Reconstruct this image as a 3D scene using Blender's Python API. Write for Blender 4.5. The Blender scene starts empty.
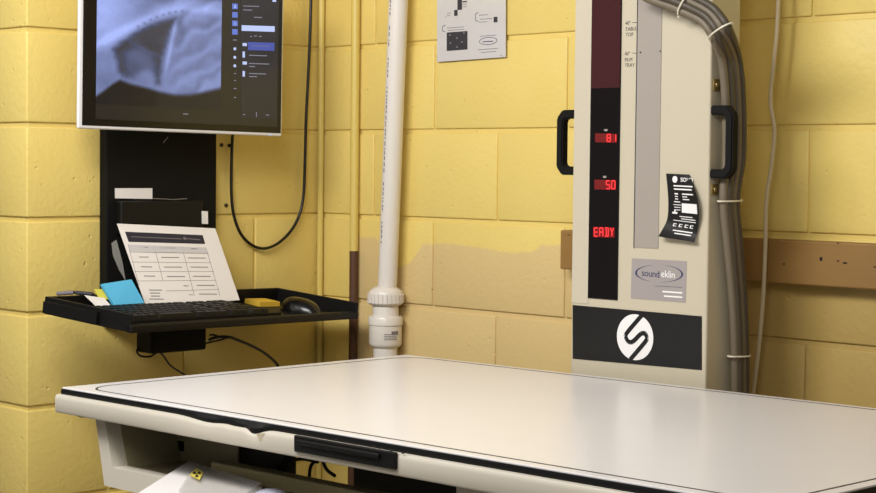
import bpy, bmesh, math, random
from mathutils import Vector, Matrix, noise
random.seed(4)
S = bpy.context.scene
PI = math.pi
# ------------------------------------------------------------------ camera
W, H = 876, 493
YAW, PITCH, ROLL, F = -0.798296, -0.0461725, 0.0101148, 1748.57
CAM = Vector((3.28693, -2.79883, 1.34033))
fw = Vector((math.sin(YAW)*math.cos(PITCH), math.cos(YAW)*math.cos(PITCH), math.sin(PITCH)))
r_ = fw.cross(Vector((0, 0, 1))).normalized(); u_ = r_.cross(fw)
RT = r_*math.cos(ROLL)+u_*math.sin(ROLL); UP = -r_*math.sin(ROLL)+u_*math.cos(ROLL)
cd = bpy.data.cameras.new('camera'); cam = bpy.data.objects.new('camera', cd); S.collection.objects.link(cam)
m3 = Matrix((RT, UP, -fw)).transposed()
cam.matrix_world = Matrix.Translation(CAM) @ m3.to_4x4()
cd.sensor_width = 36; cd.lens = F*36/W; cd.clip_start = .05; cd.clip_end = 50
S.camera = cam
# ------------------------------------------------------------------ world, lights, exposure
wd = bpy.data.worlds.new('world'); S.world = wd; wd.use_nodes = True
bg = wd.node_tree.nodes['Background']; bg.inputs[0].default_value = (1.0, .96, .90, 1); bg.inputs[1].default_value = .16
S.view_settings.view_transform = 'Standard'; S.view_settings.look = 'None'
S.view_settings.exposure = 0.0; S.view_settings.gamma = 1.0; S.view_settings.use_curve_mapping = False

def area(name, loc, target, sx, sy, power, col):
    l = bpy.data.lights.new(name, 'AREA'); l.shape = 'RECTANGLE'; l.size = sx; l.size_y = sy
    l.energy = power; l.color = col
    o = bpy.data.objects.new(name, l); S.collection.objects.link(o); o.location = loc
    o.rotation_euler = (Vector(target)-Vector(loc)).to_track_quat('-Z', 'Y').to_euler()
    return o
area('ceiling_light', (1.05, -2.0, 2.32), (.3, -.35, .85), 1.3, .4, 43, (1, .99, .975))
area('fill_light_far', (-.4, -2.8, 2.5), (.1, -.6, .6), .6, .8, 5, (1, .98, .95))  # added weak fill for the left strip and corner, no known fixture
area('fill_light_right', (3.0, -2.7, 2.4), (1.4, -.8, .8), .8, .8, 17, (1, .97, .92))  # added fill to brighten the column side and right of the table

# ------------------------------------------------------------------ helpers
def ray(x, y): return fw+RT*((x-W/2)/F)-UP*((y-H/2)/F)
def onX(x, y, X): d = ray(x, y); return CAM+d*((X-CAM.x)/d.x)
def onY(x, y, Y): d = ray(x, y); return CAM+d*((Y-CAM.y)/d.y)
def onZ(x, y, Z): d = ray(x, y); return CAM+d*((Z-CAM.z)/d.z)
def lin(c):
    return tuple(((v/255)/12.92 if v/255 <= .04045 else ((v/255+.055)/1.055)**2.4) for v in c)
MATS = {}
def mat(name, rgb, rough=.5, metal=0, spec=.5, emit=None, es=1, bump=0, bscale=200, alpha=1, coat=0, mottle=0):
    m = bpy.data.materials.new(name); m.use_nodes = True; nt = m.node_tree; b = nt.nodes['Principled BSDF']
    c = (*lin(rgb), 1)
    b.inputs['Base Color'].default_value = c
    b.inputs['Roughness'].default_value = rough; b.inputs['Metallic'].default_value = metal
    b.inputs['Specular IOR Level'].default_value = spec; b.inputs['Coat Weight'].default_value = coat
    if emit: b.inputs['Emission Color'].default_value = (*lin(emit), 1); b.inputs['Emission Strength'].default_value = es
    if alpha < 1: b.inputs['Alpha'].default_value = alpha
    tc = nt.nodes.new('ShaderNodeTexCoord')
    if bump:
        n = nt.nodes.new('ShaderNodeTexNoise'); n.inputs['Scale'].default_value = bscale; n.inputs['Detail'].default_value = 4
        nt.links.new(tc.outputs['Object'], n.inputs['Vector'])
        bp = nt.nodes.new('ShaderNodeBump'); bp.inputs['Strength'].default_value = bump; bp.inputs['Distance'].default_value = .002
        nt.links.new(n.outputs['Fac'], bp.inputs['Height']); nt.links.new(bp.outputs['Normal'], b.inputs['Normal'])
    if mottle:
        n = nt.nodes.new('ShaderNodeTexNoise'); n.inputs['Scale'].default_value = 9; n.inputs['Detail'].default_value = 5
        nt.links.new(tc.outputs['Object'], n.inputs['Vector'])
        mx = nt.nodes.new('ShaderNodeMix'); mx.data_type = 'RGBA'
        mx.inputs[6].default_value = c; mx.inputs[7].default_value = (*[v*(1-mottle) for v in c[:3]], 1)
        nt.links.new(n.outputs['Fac'], mx.inputs[0]); nt.links.new(mx.outputs[2], b.inputs['Base Color'])
    MATS[name] = m
    return m

class MB:
    def __init__(s): s.v = []; s.f = []; s.smooth = False
    def add(s, vs, fs):
        o = len(s.v); s.v += [Vector(v) for v in vs]; s.f += [tuple(i+o for i in f) for f in fs]; return s
    def frame_box(s, P, a, b, c, bev=0, seg=2):
        """box with corner P and edge vectors a, b, c"""
        P, a, b, c = map(Vector, (P, a, b, c))
        bm = bmesh.new(); vs = [bm.verts.new(P+a*i+b*j+c*k) for i in (0, 1) for j in (0, 1) for k in (0, 1)]
        for q in ((0, 1, 3, 2), (4, 6, 7, 5), (0, 4, 5, 1), (2, 3, 7, 6), (0, 2, 6, 4), (1, 5, 7, 3)):
            bm.faces.new([vs[i] for i in q])
        bmesh.ops.recalc_face_normals(bm, faces=bm.faces)
        if bev: bmesh.ops.bevel(bm, geom=list(bm.edges), offset=bev, segments=seg, profile=.5, affect='EDGES')
        bm.verts.index_update()
        s.add([v.co.copy() for v in bm.verts], [[v.index for v in f.verts] for f in bm.faces]); bm.free(); return s
    def box(s, x0, x1, y0, y1, z0, z1, bev=0, seg=2):
        return s.frame_box((x0, y0, z0), (x1-x0, 0, 0), (0, y1-y0, 0), (0, 0, z1-z0), bev, seg)
    def prism(s, pts, n):
        """polygon pts (world) extruded by vector n"""
        n = Vector(n); pts = [Vector(p) for p in pts]; k = len(pts)
        s.add(pts+[p+n for p in pts], [tuple(range(k))[::-1], tuple(range(k, 2*k))]+[(i, (i+1) % k, k+(i+1) % k, k+i) for i in range(k)])
        return s
    def tube(s, pts, r, n=10, cap=True):
        pts = [Vector(p) for p in pts]; rr = r if isinstance(r, (list, tuple)) else [r]*len(pts)
        t0 = (pts[1]-pts[0]).normalized(); ref = Vector((0, 0, 1)) if abs(t0.z) < .9 else Vector((1, 0, 0))
        a = t0.cross(ref).normalized(); vs = []; fs = []
        for i, p in enumerate(pts):
            t = (pts[min(i+1, len(pts)-1)]-pts[max(i-1, 0)]).normalized()
            a = (a-t*a.dot(t)).normalized(); b = t.cross(a)
            vs += [p+(a*math.cos(2*PI*j/n)+b*math.sin(2*PI*j/n))*rr[i] for j in range(n)]
        for i in range(len(pts)-1):
            for j in range(n): fs.append((i*n+j, i*n+(j+1) % n, (i+1)*n+(j+1) % n, (i+1)*n+j))
        if cap: fs += [tuple(range(n))[::-1], tuple(range((len(pts)-1)*n, len(pts)*n))]
        s.smooth = True
        return s.add(vs, fs)
    def lathe(s, base, axis, prof, n=32):
        base = Vector(base); ax = Vector(axis).normalized()
        return s.tube([base+ax*h+ax*1e-6*i for i, (h, r) in enumerate(prof)], [max(r, 1e-5) for h, r in prof], n)
    def stroke(s, pts, w, n):
        """flat ribbon of width w along coplanar pts, thickness vector n"""
        nn = Vector(n); un = nn.normalized(); pts = [Vector(p) for p in pts]
        for i in range(len(pts)-1):
            d = (pts[i+1]-pts[i])
            if d.length < 1e-7: continue
            q = d.normalized().cross(un)*w/2
            s.prism([pts[i]-q, pts[i+1]-q, pts[i+1]+q, pts[i]+q], nn)
        return s

def catmull(pts, k=8):
    pts = [Vector(p) for p in pts]; P = [pts[0]*2-pts[1]]+pts+[pts[-1]*2-pts[-2]]; out = []
    for i in range(1, len(P)-2):
        for j in range(k):
            t = j/k; a, b, c, d = P[i-1:i+3]
            out.append(.5*((2*b)+(c-a)*t+(2*a-5*b+4*c-d)*t*t+(3*b-a-3*c+d)*t**3))
    return out+[pts[-1]]
ORG = {}
def obj(name, mb, m, parent=None, smooth=None, label=None):
    me = bpy.data.meshes.new(name); vs = mb.v
    if parent is not None: org = ORG[parent]
    else:
        org = Vector(((min(v.x for v in vs)+max(v.x for v in vs))/2, (min(v.y for v in vs)+max(v.y for v in vs))/2, min(v.z for v in vs)))
    me.from_pydata([v-org for v in vs], [], mb.f); me.validate(); me.update()
    bm = bmesh.new(); bm.from_mesh(me); bmesh.ops.recalc_face_normals(bm, faces=bm.faces); bm.to_mesh(me); bm.free()
    me.materials.append(m if not isinstance(m, str) else MATS[m])
    if smooth if smooth is not None else mb.smooth:
        me.polygons.foreach_set('use_smooth', [True]*len(me.polygons))
        me.set_sharp_from_angle(angle=math.radians(40))
    o = bpy.data.objects.new(name, me); S.collection.objects.link(o)
    ORG[o] = org
    if parent is not None: o.parent = parent
    else: o.location = org
    if label: o['label'] = label
    return o
def tag(o, label, cat, group=None):
    o['label'] = label; o['category'] = cat
    if group: o['group'] = group
    return o
def thing(name, loc, label, cat, group=None):
    o = bpy.data.objects.new(name, None); S.collection.objects.link(o); o.location = loc; ORG[o] = Vector(loc)
    o.empty_display_size = .05
    return tag(o, label, cat, group)
def struct(name, mb, m, **k):
    o = obj(name, mb, m, **k); o['kind'] = 'structure'; return o
def text_mb(txt, P, right, up, n, size, align='LEFT', shear=0, space=1.0):
    """lettering as thin raised mesh lying on a surface at P"""
    c = bpy.data.curves.new('t', 'FONT'); c.body = txt; c.size = size; c.extrude = .00015; c.align_x = align
    c.shear = shear; c.space_character = space; c.resolution_u = 3
    o = bpy.data.objects.new('t', c); S.collection.objects.link(o)
    dg = bpy.context.evaluated_depsgraph_get(); me = bpy.data.meshes.new_from_object(o.evaluated_get(dg))
    R = Vector(right).normalized(); U = Vector(up).normalized(); N = Vector(n).normalized(); P = Vector(P)
    mb = MB(); mb.add([P+R*v.co.x+U*v.co.y+N*(v.co.z+.0002) for v in me.vertices], [tuple(p.vertices) for p in me.polygons])
    bpy.data.objects.remove(o); bpy.data.curves.remove(c); bpy.data.meshes.remove(me)
    return mb

# ------------------------------------------------------------------ materials
def wall_mat(name, two_tone):
    m = bpy.data.materials.new(name); m.use_nodes = True; nt = m.node_tree; N = nt.nodes; L = nt.links; b = N['Principled BSDF']
    b.inputs['Roughness'].default_value = .42; b.inputs['Specular IOR Level'].default_value = .35
    geo = N.new('ShaderNodeNewGeometry')
    n1 = N.new('ShaderNodeTexNoise'); n1.inputs['Scale'].default_value = 5; n1.inputs['Detail'].default_value = 6
    L.new(geo.outputs['Position'], n1.inputs['Vector'])
    mx = N.new('ShaderNodeMix'); mx.data_type = 'RGBA'
    mx.inputs[6].default_value = (*lin((232, 208, 124)), 1); mx.inputs[7].default_value = (*lin((226, 199, 112)), 1)
    L.new(n1.outputs['Fac'], mx.inputs[0]); col = mx.outputs[2]
    if two_tone:
        sx = N.new('ShaderNodeSeparateXYZ'); L.new(geo.outputs['Position'], sx.inputs[0])
        fc = N.new('ShaderNodeFloatCurve'); cv = fc.mapping.curves[0]
        mr = N.new('ShaderNodeMapRange'); mr.inputs[1].default_value = 0; mr.inputs[2].default_value = 2.0
        L.new(sx.outputs[0], mr.inputs[0]); L.new(mr.outputs[0], fc.inputs['Value'])
        # x -> height of the ragged lower edge of the yellow paint
        pts = [(.128, .2), (.130, 1.166), (.203, 1.168), (.22, 1.15), (.285, 1.098), (.325, 1.112), (.362, 1.157), (.45, 1.162), (.537, 1.158), (.645, 1.149), (.715, 1.155), (.73, 1.17), (.80, 1.172), (1.2, 1.16), (2.0, 1.16)]
        while len(cv.points) < len(pts): cv.points.new(.5, .5)
        for p_, (x, z) in zip(cv.points, pts): p_.location = (x/2.0, z/1.5); p_.handle_type = 'VECTOR'
        fc.mapping.update()
        mu = N.new('ShaderNodeMath'); mu.operation = 'MULTIPLY'; mu.inputs[1].default_value = 1.5; L.new(fc.outputs[0], mu.inputs[0])
        n2 = N.new('ShaderNodeTexNoise'); n2.inputs['Scale'].default_value = 45; n2.inputs['Detail'].default_value = 3
        L.new(geo.outputs['Position'], n2.inputs['Vector'])
        ma = N.new('ShaderNodeMath'); ma.operation = 'MULTIPLY_ADD'; ma.inputs[1].default_value = .012; L.new(n2.outputs['Fac'], ma.inputs[0]); L.new(mu.outputs[0], ma.inputs[2])
        su = N.new('ShaderNodeMath'); su.operation = 'SUBTRACT'; L.new(ma.outputs[0], su.inputs[0]); L.new(sx.outputs[2], su.inputs[1])
        rg = N.new('ShaderNodeMapRange'); rg.inputs[1].default_value = .002; rg.inputs[2].default_value = .008; L.new(su.outputs[0], rg.inputs[0])
        m2 = N.new('ShaderNodeMix'); m2.data_type = 'RGBA'; L.new(rg.outputs[0], m2.inputs[0]); L.new(col, m2.inputs[6])
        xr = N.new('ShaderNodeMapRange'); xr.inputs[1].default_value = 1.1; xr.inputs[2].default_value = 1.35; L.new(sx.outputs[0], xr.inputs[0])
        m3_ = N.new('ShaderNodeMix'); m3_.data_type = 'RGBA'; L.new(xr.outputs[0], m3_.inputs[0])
        m3_.inputs[6].default_value = (*lin((217, 190, 132)), 1); m3_.inputs[7].default_value = (*lin((184, 156, 92)), 1)  # tan turns darker right of the column: shading there is put into the colour
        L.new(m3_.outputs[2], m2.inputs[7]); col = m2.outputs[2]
    L.new(col, b.inputs['Base Color'])
    # painted block: fine grain, soft lumps and scattered pits
    g = N.new('ShaderNodeTexNoise'); g.inputs['Scale'].default_value = 75; g.inputs['Detail'].default_value = 5; L.new(geo.outputs['Position'], g.inputs['Vector'])
    v = N.new('ShaderNodeTexVoronoi'); v.inputs['Scale'].default_value = 38; L.new(geo.outputs['Position'], v.inputs['Vector'])
    vr = N.new('ShaderNodeMapRange'); vr.inputs[1].default_value = .05; vr.inputs[2].default_value = .16; L.new(v.outputs['Distance'], vr.inputs[0])
    g2 = N.new('ShaderNodeTexNoise'); g2.inputs['Scale'].default_value = 14; L.new(geo.outputs['Position'], g2.inputs['Vector'])
    pr = N.new('ShaderNodeMapRange'); pr.inputs[1].default_value = .5; pr.inputs[2].default_value = .62; pr.inputs[3].default_value = 1; pr.inputs[4].default_value = 0
    L.new(g2.outputs['Fac'], pr.inputs[0])
    mxx = N.new('ShaderNodeMath'); mxx.operation = 'MAXIMUM'; L.new(vr.outputs[0], mxx.inputs[0]); L.new(pr.outputs[0], mxx.inputs[1])
    ad = N.new('ShaderNodeMath'); ad.operation = 'MULTIPLY_ADD'; ad.inputs[1].default_value = .95; L.new(g.outputs['Fac'], ad.inputs[0]); L.new(mxx.outputs[0], ad.inputs[2])
    bp = N.new('ShaderNodeBump'); bp.inputs['Strength'].default_value = .6; bp.inputs['Distance'].default_value = .0022
    L.new(ad.outputs[0], bp.inputs['Height']); L.new(bp.outputs['Normal'], b.inputs['Normal'])
    MATS[name] = m
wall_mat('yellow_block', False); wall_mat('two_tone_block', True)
mat('concrete_floor', (150, 142, 128), .6, bump=.2, bscale=40, mottle=.3)
mat('white_laminate', (234, 230, 229), .26, mottle=.03)
mat('white_edge', (244, 240, 236), .35)
mat('black_gasket', (9, 9, 10), .5, spec=.3)
mat('grey_line', (44, 41, 42), .5)
mat('apron_paint', (206, 198, 182), .4, mottle=.04)
mat('olive_paint', (158, 148, 116), .5, mottle=.1)
mat('olive_light', (196, 184, 138), .5, mottle=.1)
mat('dark_metal', (42, 40, 32), .6)
mat('black_plastic', (13, 12, 11), .5, spec=.3, bump=.1, bscale=400)
mat('matt_black', (14, 13, 11), .7, spec=.2)
mat('cream_paint', (194, 184, 161), .38, bump=.03, bscale=300)
mat('cream_side', (190, 180, 148), .4)
mat('silver_strip', (206, 196, 175), .35, metal=.15)
mat('grey_strip', (158, 149, 140), .4)
mat('maroon_lens', (64, 30, 32), .15)
mat('smoked_lens', (14, 10, 10), .15)
mat('wood_board', (152, 114, 58), .6, bump=.3, bscale=60, mottle=.25)
mat('wood_hole', (30, 16, 8), .8)
mat('pvc', (226, 219, 210), .3)
mat('print_grey', (120, 112, 118), .6)
mat('print_dark', (48, 46, 52), .6)
mat('yellow_paint', (216, 192, 104), .4)
mat('rust_brown', (92, 58, 36), .6, bump=.3, bscale=90, mottle=.3)
mat('paper', (236, 230, 226), .45)
mat('laminated_paper', (205, 200, 196), .2, coat=.4)
mat('navy', (36, 36, 52), .5)
mat('head_grey', (205, 201, 202), .5)
mat('sticky_blue', (92, 190, 232), .6)
mat('sticky_yellow', (228, 214, 84), .6)
mat('sticky_orange', (226, 184, 62), .6)
mat('cable_black', (12, 11, 11), .4)
mat('conduit_grey', (112, 100, 82), .5)
mat('conduit_dark', (76, 67, 54), .5)
mat('wire_beige', (196, 180, 146), .5)
mat('zip_white', (226, 218, 196), .4)
mat('brass', (160, 138, 86), .35, metal=.7)
mat('screw_dark', (60, 48, 26), .5, metal=.4)
mat('monitor_white', (228, 226, 226), .3)
mat('bezel_black', (13, 12, 12), .25)
mat('screen_black', (20, 19, 18), .2, emit=(40, 37, 33), es=.8)
mat('panel_dark', (18, 18, 22), .2, emit=(44, 42, 44), es=.8)
mat('ui_blue', (20, 20, 30), .3, emit=(98, 122, 205), es=1)
mat('ui_select', (20, 20, 30), .3, emit=(70, 84, 165), es=1)
mat('ui_light', (30, 30, 30), .3, emit=(190, 205, 250), es=1)
mat('ui_text', (30, 30, 30), .3, emit=(125, 125, 140), es=1)
mat('led_red', (60, 5, 8), .3, emit=(255, 60, 62), es=1.2)
mat('led_back', (70, 10, 12), .3, emit=(120, 12, 16), es=.8)
mat('led_dim', (70, 10, 12), .3, emit=(112, 40, 36), es=.8)
mat('label_black', (15, 14, 14), .4)
mat('label_white', (236, 234, 232), .4)
mat('ink_blue', (44, 46, 90), .5)
mat('sticker_silver', (158, 150, 147), .35)
mat('trefoil_yellow', (226, 206, 96), .5)
mat('clear_sleeve', (215, 212, 205), .12, alpha=.3)
mat('silver_plastic', (214, 214, 232), .15, metal=.2)
mat('stain', (120, 112, 104), .5)
mat('stain_brown', (184, 170, 144), .6)

# ------------------------------------------------------------------ room
U = .2032; J1 = 1.6256; CO = .8226
struct('floor', MB().box(-2, 4.5, -5, .4, -.1, 0), 'concrete_floor')
def block_rows():
    k = -4
    out = []
    for k in range(-4, 9):
        top = J1-k*U-.008; bot = J1-(k+1)*U+.002      # course between joint k and joint k+1
        out.append((k, max(bot, .0), top))
    return [(k, b, t) for k, b, t in out if t > .02]
mb = MB(); mb.box(-.0, 4.0, .005, .22, 0, 2.45)
for k, zb, zt in block_rows():
    off = .6008 if (k % 2) else .6008+U
    x = off-6*U
    while x < 4.0:
        a = max(x+.002, 0.0); b = min(x+2*U-.002, 4.0)
        if b-a > .03: mb.box(a, b, 0, .03, zb, zt, .0035, 3)
        x += 2*U
mb.smooth = True
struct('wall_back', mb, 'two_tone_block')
mb = MB(); mb.box(-1.4, -.005, -CO+.005, .22, 0, 2.45)
for k, zb, zt in block_rows():
    ys = [-CO, -CO/2, 0] if k % 2 else [-CO, -CO*.75, -CO*.25, 0]
    for i in range(len(ys)-1):
        mb.box(-.19, 0, ys[i]+(0 if i == 0 else .003), ys[i+1]-.003, zb, zt, .0035, 3)
    x = -.19
    while x > -1.4:
        w = .4 if not (x == -.19 and k % 2) else .2
        mb.box(max(x-w, -1.4)+.006, x-.003, -CO, -CO+.03, zb, zt, .0035, 3); x -= w
mb.smooth = True
struct('wall_left', mb, 'yellow_block')

# wood board fixed along the back wall
br = thing('wooden_board', (1.4, -.02, 1.12), 'long raw wooden board fixed along the back wall behind the white column', 'board')
zl0, zl1 = onY(560, 270, -.040).z, onY(560, 231, -.040).z
x0 = onY(560, 250, -.040).x
mb = MB().box(x0, 3.6, -.040, -.0005, zl0+.002, zl1+.002, .003, 2)
obj('plank', mb, 'wood_board', br)
hm = MB()
for px, py, w, h in ((821, 259, 3, 4.5), (845, 263, 5, 2), (838, 261, 3, 1.5), (784, 264, 2.5, 1.5), (875, 267, 3, 1.5), (838, 243, 2, 1), (569, 235, 4, .8)):
    hm.prism([onY(px+w/2*math.cos(a*PI/4), py+h/2*math.sin(a*PI/4), -.0402) for a in range(8)], (0, -.0004, 0))
obj('nail_hole', hm, 'wood_hole', br)

# ------------------------------------------------------------------ conduits in the corner and the white pipe
mb = MB().tube([(.0095, -.0095, 0), (.0095, -.0095, 2.4)], .0075, 14)
tag(obj('corner_conduit', mb, 'yellow_paint'), 'thin yellow-painted conduit running up the inner corner of the walls', 'conduit')
cx = onY(354.5, 150, -.014).x
t = thing('wall_conduit', (cx, -.014, 0), 'vertical conduit left of the white pipe, yellow above and bare brown below', 'conduit')
zb = onY(354.5, 251, -.014).z
obj('painted_pipe', MB().tube([(cx, -.0135, zb), (cx, -.0135, 2.4)], .0105, 16), 'yellow_paint', t, label='upper length of conduit painted yellow')
obj('bare_pipe', MB().tube([(cx, -.0135, 0), (cx, -.0135, zb-.0005)], .0105, 16), 'rust_brown', t, label='lower length of conduit left bare brown')

Yp = -.043
A = onY(398.4, 0, Yp); B = onY(388.8, 250, Yp)
dirp = (A-B).normalized()
def pp(z): return B+dirp*((z-B.z)/dirp.z)
t = thing('drain_pipe', (pp(0).x, Yp, 0), 'white plastic pipe with a ribbed coupling standing against the yellow block wall', 'pipe')
ztop = 2.4; zc1 = onY(385, 290, Yp).z
obj('pipe', MB().lathe(pp(zc1), dirp, [(0, .0225), ((ztop-zc1)/dirp.z, .0225)], 32), 'pvc', t)
C0 = Vector((onY(385.5, 320, Yp).x, Yp, 0))
def yz(py): return onY(385.5, py, Yp).z
prof = [(yz(348), .027), (yz(345.5), .036), (yz(343), .0385), (yz(325.5), .0385), (yz(325), .037), (yz(324.3), .0405), (yz(318), .0405), (yz(316), .038), (yz(315.5), .031), (yz(304), .0305), (yz(302), .029)]
obj('socket', MB().lathe(C0, (0, 0, 1), prof, 40), 'pvc', t)
obj('lower_pipe', MB().lathe(C0, (0, 0, 1), [(0, .0285), (yz(346), .0285)], 32), 'pvc', t)
nut = MB(); pr2 = [(yz(304.5), .037), (yz(303), .0405), (yz(293), .0405), (yz(290.5), .038), (yz(288), .030), (yz(286.5), .024)]
nut.lathe(C0, (0, 0, 1), pr2, 40)
for k in range(26):
    a = 2*PI*k/26; c = C0+Vector((math.cos(a), math.sin(a), 0))*.0408
    tt = Vector((-math.sin(a), math.cos(a), 0))*.0028; nn = Vector((math.cos(a), math.sin(a), 0))*.0026
    nut.frame_box(c-tt-nn*.6+Vector((0, 0, yz(302.5))), tt*2, nn*1.4, (0, 0, yz(293.5)-yz(302.5)))
obj('union_nut', nut, 'pvc', t, label='ribbed tightening ring of the coupling')
# printed markings on the pipe and coupling
vd = (CAM-pp(1.4)); vd.z = 0; vd.normalize(); side = Vector((-vd.y, vd.x, 0))
pm = MB(); z = 1.16
random.seed(8)
while z < 1.74:
    h = random.uniform(.003, .010); c = pp(z)
    for q in (0,):
        ang = -.93
        d = (vd*math.cos(ang)-side*math.sin(ang)*-1)
        d = vd*math.cos(ang)+side*math.sin(ang)
        tt = Vector((-d.y, d.x, 0))*.0016
        pm.frame_box(c+d*.0222-tt, tt*2, d*.0006, Vector((0, 0, h)))
    z += h+random.uniform(.002, .007)
    if random.random() < .12: z += .02
obj('printed_marking', pm, 'print_grey', t)
pm = MB(); pw = MB()
def on_cyl(ang, zz, r=.0388):
    d = vd*math.cos(ang)+side*math.sin(ang); return Vector((C0.x, C0.y, zz))+d*r
def cyl_patch(mb, a0, a1, z0, z1, r=.0388, n=6):
    for i in range(n):
        b0 = a0+(a1-a0)*i/n; b1 = a0+(a1-a0)*(i+1)/n
        mb.prism([on_cyl(b0, z0, r), on_cyl(b1, z0, r), on_cyl(b1, z1, r), on_cyl(b0, z1, r)], (on_cyl((b0+b1)/2, 0, .0002)-on_cyl(0, 0, 0)))
cyl_patch(pw, .28, .98, yz(340.5), yz(331.5), .0387)
for r in range(4):
    zz = yz(338.5-r*1.7); cyl_patch(pm, -.08+.0, .75, zz, zz+.0016)
cyl_patch(pm, .38, .86, yz(333.5), yz(330), .0389)
obj('coupling_marking', pm, 'print_grey', t)

# ------------------------------------------------------------------ poster on the wall
Y0 = -.006
po = thing('wall_poster', (.52, Y0, 1.57), 'laminated instruction sheet with small diagrams stuck to the yellow block wall', 'poster')
bl, brr = onY(437.5, 62, Y0), onY(506, 57, Y0)
PR = (brr-bl).normalized(); PN = Vector((0, -1, 0)); PU = PN.cross(PR).normalized()
if PU.z < 0: PU = -PU
Wp = (brr-bl).length
def pos(u, v, k=0): return bl+PR*u*Wp+PU*v*Wp+PN*k
obj('sheet', MB().prism([pos(0, 0), pos(1, 0), pos(1, 1.29), pos(0, 1.29)], PN*.0012), 'laminated_paper', po)
def ppx(x, y): return onY(x, y, Y0-.0013)
def pq(mb, x0, y0, x1, y1, y0b=None):
    s_ = -.073
    mb.prism([ppx(x0, y0), ppx(x1, y0+(x1-x0)*s_), ppx(x1, y1+(x1-x0)*s_), ppx(x0, y1)], PN*.0003)
d1 = MB(); pq(d1, 446.8, 32.5, 467.5, 51); obj('photo_panel', d1, 'print_dark', po)
d2 = MB(); pq(d2, 457.5, -6, 462, 10); pq(d2, 462.5, 1.2, 467, 2.5); pq(d2, 454.2, 10, 457.6, 16); pq(d2, 493.7, 17, 497.5, 22.5)
for yy in (20, 44): pass
obj('picture', d2, 'print_dark', po)
d3 = MB()
for x, y, w in ((447, 13, 4), (447, 15.5, 3), (479, 15, 9), (480, 19, 12), (479, 22, 8), (447, 27.8, 17), (448, 30.2, 16), (480, 36, 16), (478, 49.5, 20), (481, 52.2, 15), (445.5, 16.5, 1), (462, 4.2, 5), (462, 6.6, 5), (500, 55, 2)): pq(d3, x, y, x+w, y+.55)
obj('caption', d3, 'print_grey', po)
d4 = MB(); d4.stroke([ppx(488.2+8.8*math.cos(a*PI/16), 41+3.6*math.sin(a*PI/16)-.6*math.cos(a*PI/16)) for a in range(33)], .0011, PN*.0003)
pq(d4, 482.5, 41.5, 493.5, 42.3)
for x0, y0, h in ((475.5, 12.5, 9), (442.5, 25, 7)): d4.stroke([ppx(x0+3, y0), ppx(x0, y0+1.5), ppx(x0, y0+h-1), ppx(x0+3, y0+h)], .0012, PN*.0003)
obj('emblem', d4, 'ink_blue', po)
d5 = MB()
for x, y in ((450, 35), (457, 38), (464, 33), (450.5, 43), (462, 42), (457, 47)): d5.prism([ppx(x-.8, y-.6) , ppx(x+.9, y-.8), ppx(x+.9, y+.7), ppx(x-.8, y+.8)], PN*.0005)
obj('photo_detail', d5, 'print_grey', po)

# ------------------------------------------------------------------ x-ray column
CY = -.25; CX0, CX1, CB = 1.0435, 1.3690, -.163
N = Vector((0, -1, 0))
co = thing('xray_column', (1.2, -.2, 0), 'tall cream x-ray stand column with red digital readouts and black logo band', 'x-ray column')
obj('body', MB().box(CX0, CX1, CY, CB, 0, 2.15, .004, 3), 'cream_paint', co)
def C(x, y, k=0): return onY(x, y, CY-k)
def cquad(mb, pts, k=0, th=.0012): return mb.prism([C(x, y, k) for x, y in pts], N*th)
def vstrip(mb, xt0, xt1, xb0, xb1, ybot, k=0, th=.0012, z2=None):
    """strip on the column front that goes on above the picture to z2"""
    z2 = z2 or 2.1
    a, b = C((xt0+xb0)/2, ybot), C((xt1+xb1)/2, ybot); a2, b2 = C(xt0, 0), C(xt1, 0); a3, b3 = C(xb0, ybot), C(xb1, ybot)
    xl = (a2.x+a3.x)/2; xr = (b2.x+b3.x)/2; zz = (a3.z+b3.z)/2
    return mb.box(xl, xr, CY-k-th, CY-k, zz, z2)
obj('edge_strip', vstrip(MB(), 575.5, 592.5, 573, 588.3, 303, th=.0015), 'silver_strip', co)
lens = obj('readout_window', vstrip(MB(), 592.6, 623.2, 588.4, 617, 299, th=.002), 'smoked_lens', co)
zsp = C(606, 88).z
mb = MB(); l0, l1 = C(592.6, 0).x, C(623, 0).x
xl = (C(592.6, 0).x+C(588.4, 299).x)/2; xr = (C(623.2, 0).x+C(617, 299).x)/2
obj('tinted_lens', mb.box(xl+.0015, xr-.0015, CY-.0026, CY-.002, zsp, 2.08), 'maroon_lens', lens, label='maroon tinted upper lens')
gs = obj('scale_strip', vstrip(MB(), 639.8, 664, 632.8, 657, 248, th=.0012), 'grey_strip', co)
mb = MB(); xa = (C(639.8, 0).x+C(632.8, 248).x)/2
mb.box(xa-.0012, xa+.0008, CY-.0016, CY-.0012, C(635, 248).z, 2.1)
obj('seam', mb, 'print_dark', gs)
mb = MB()
for x, y in ((640.5, 52.5), (660.3, 51.3)): mb.lathe(C(x, y, .0012), N, [(0, .0018), (.0008, .0016)], 12)
obj('rivet', mb, 'print_dark', gs)
mk = MB()
for (x, y, s_, tx) in ((625.3, 25, .0105, '40"'), (625.3, 31, .0105, 'TABLE'), (625.7, 36.5, .0105, 'TOP'), (624.6, 55.5, .0105, '40"'), (624.6, 61.5, .0105, 'FILM'), (624.8, 67, .0105, 'TRAY')):
    q = text_mb(tx, C(x, y), (1, 0, 0), (0, 0, 1), N, s_*.92, space=1.0); mk.add(q.v, q.f)
mk.stroke([C(632.5, 22.6), C(638, 22.4)], .0011, N*.0003); mk.stroke([C(632.5, 53.2), C(639, 53)], .0011, N*.0003)
obj('height_lettering', mk, 'print_dark', co, label='black hand lettering for table top and film tray height')

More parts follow.
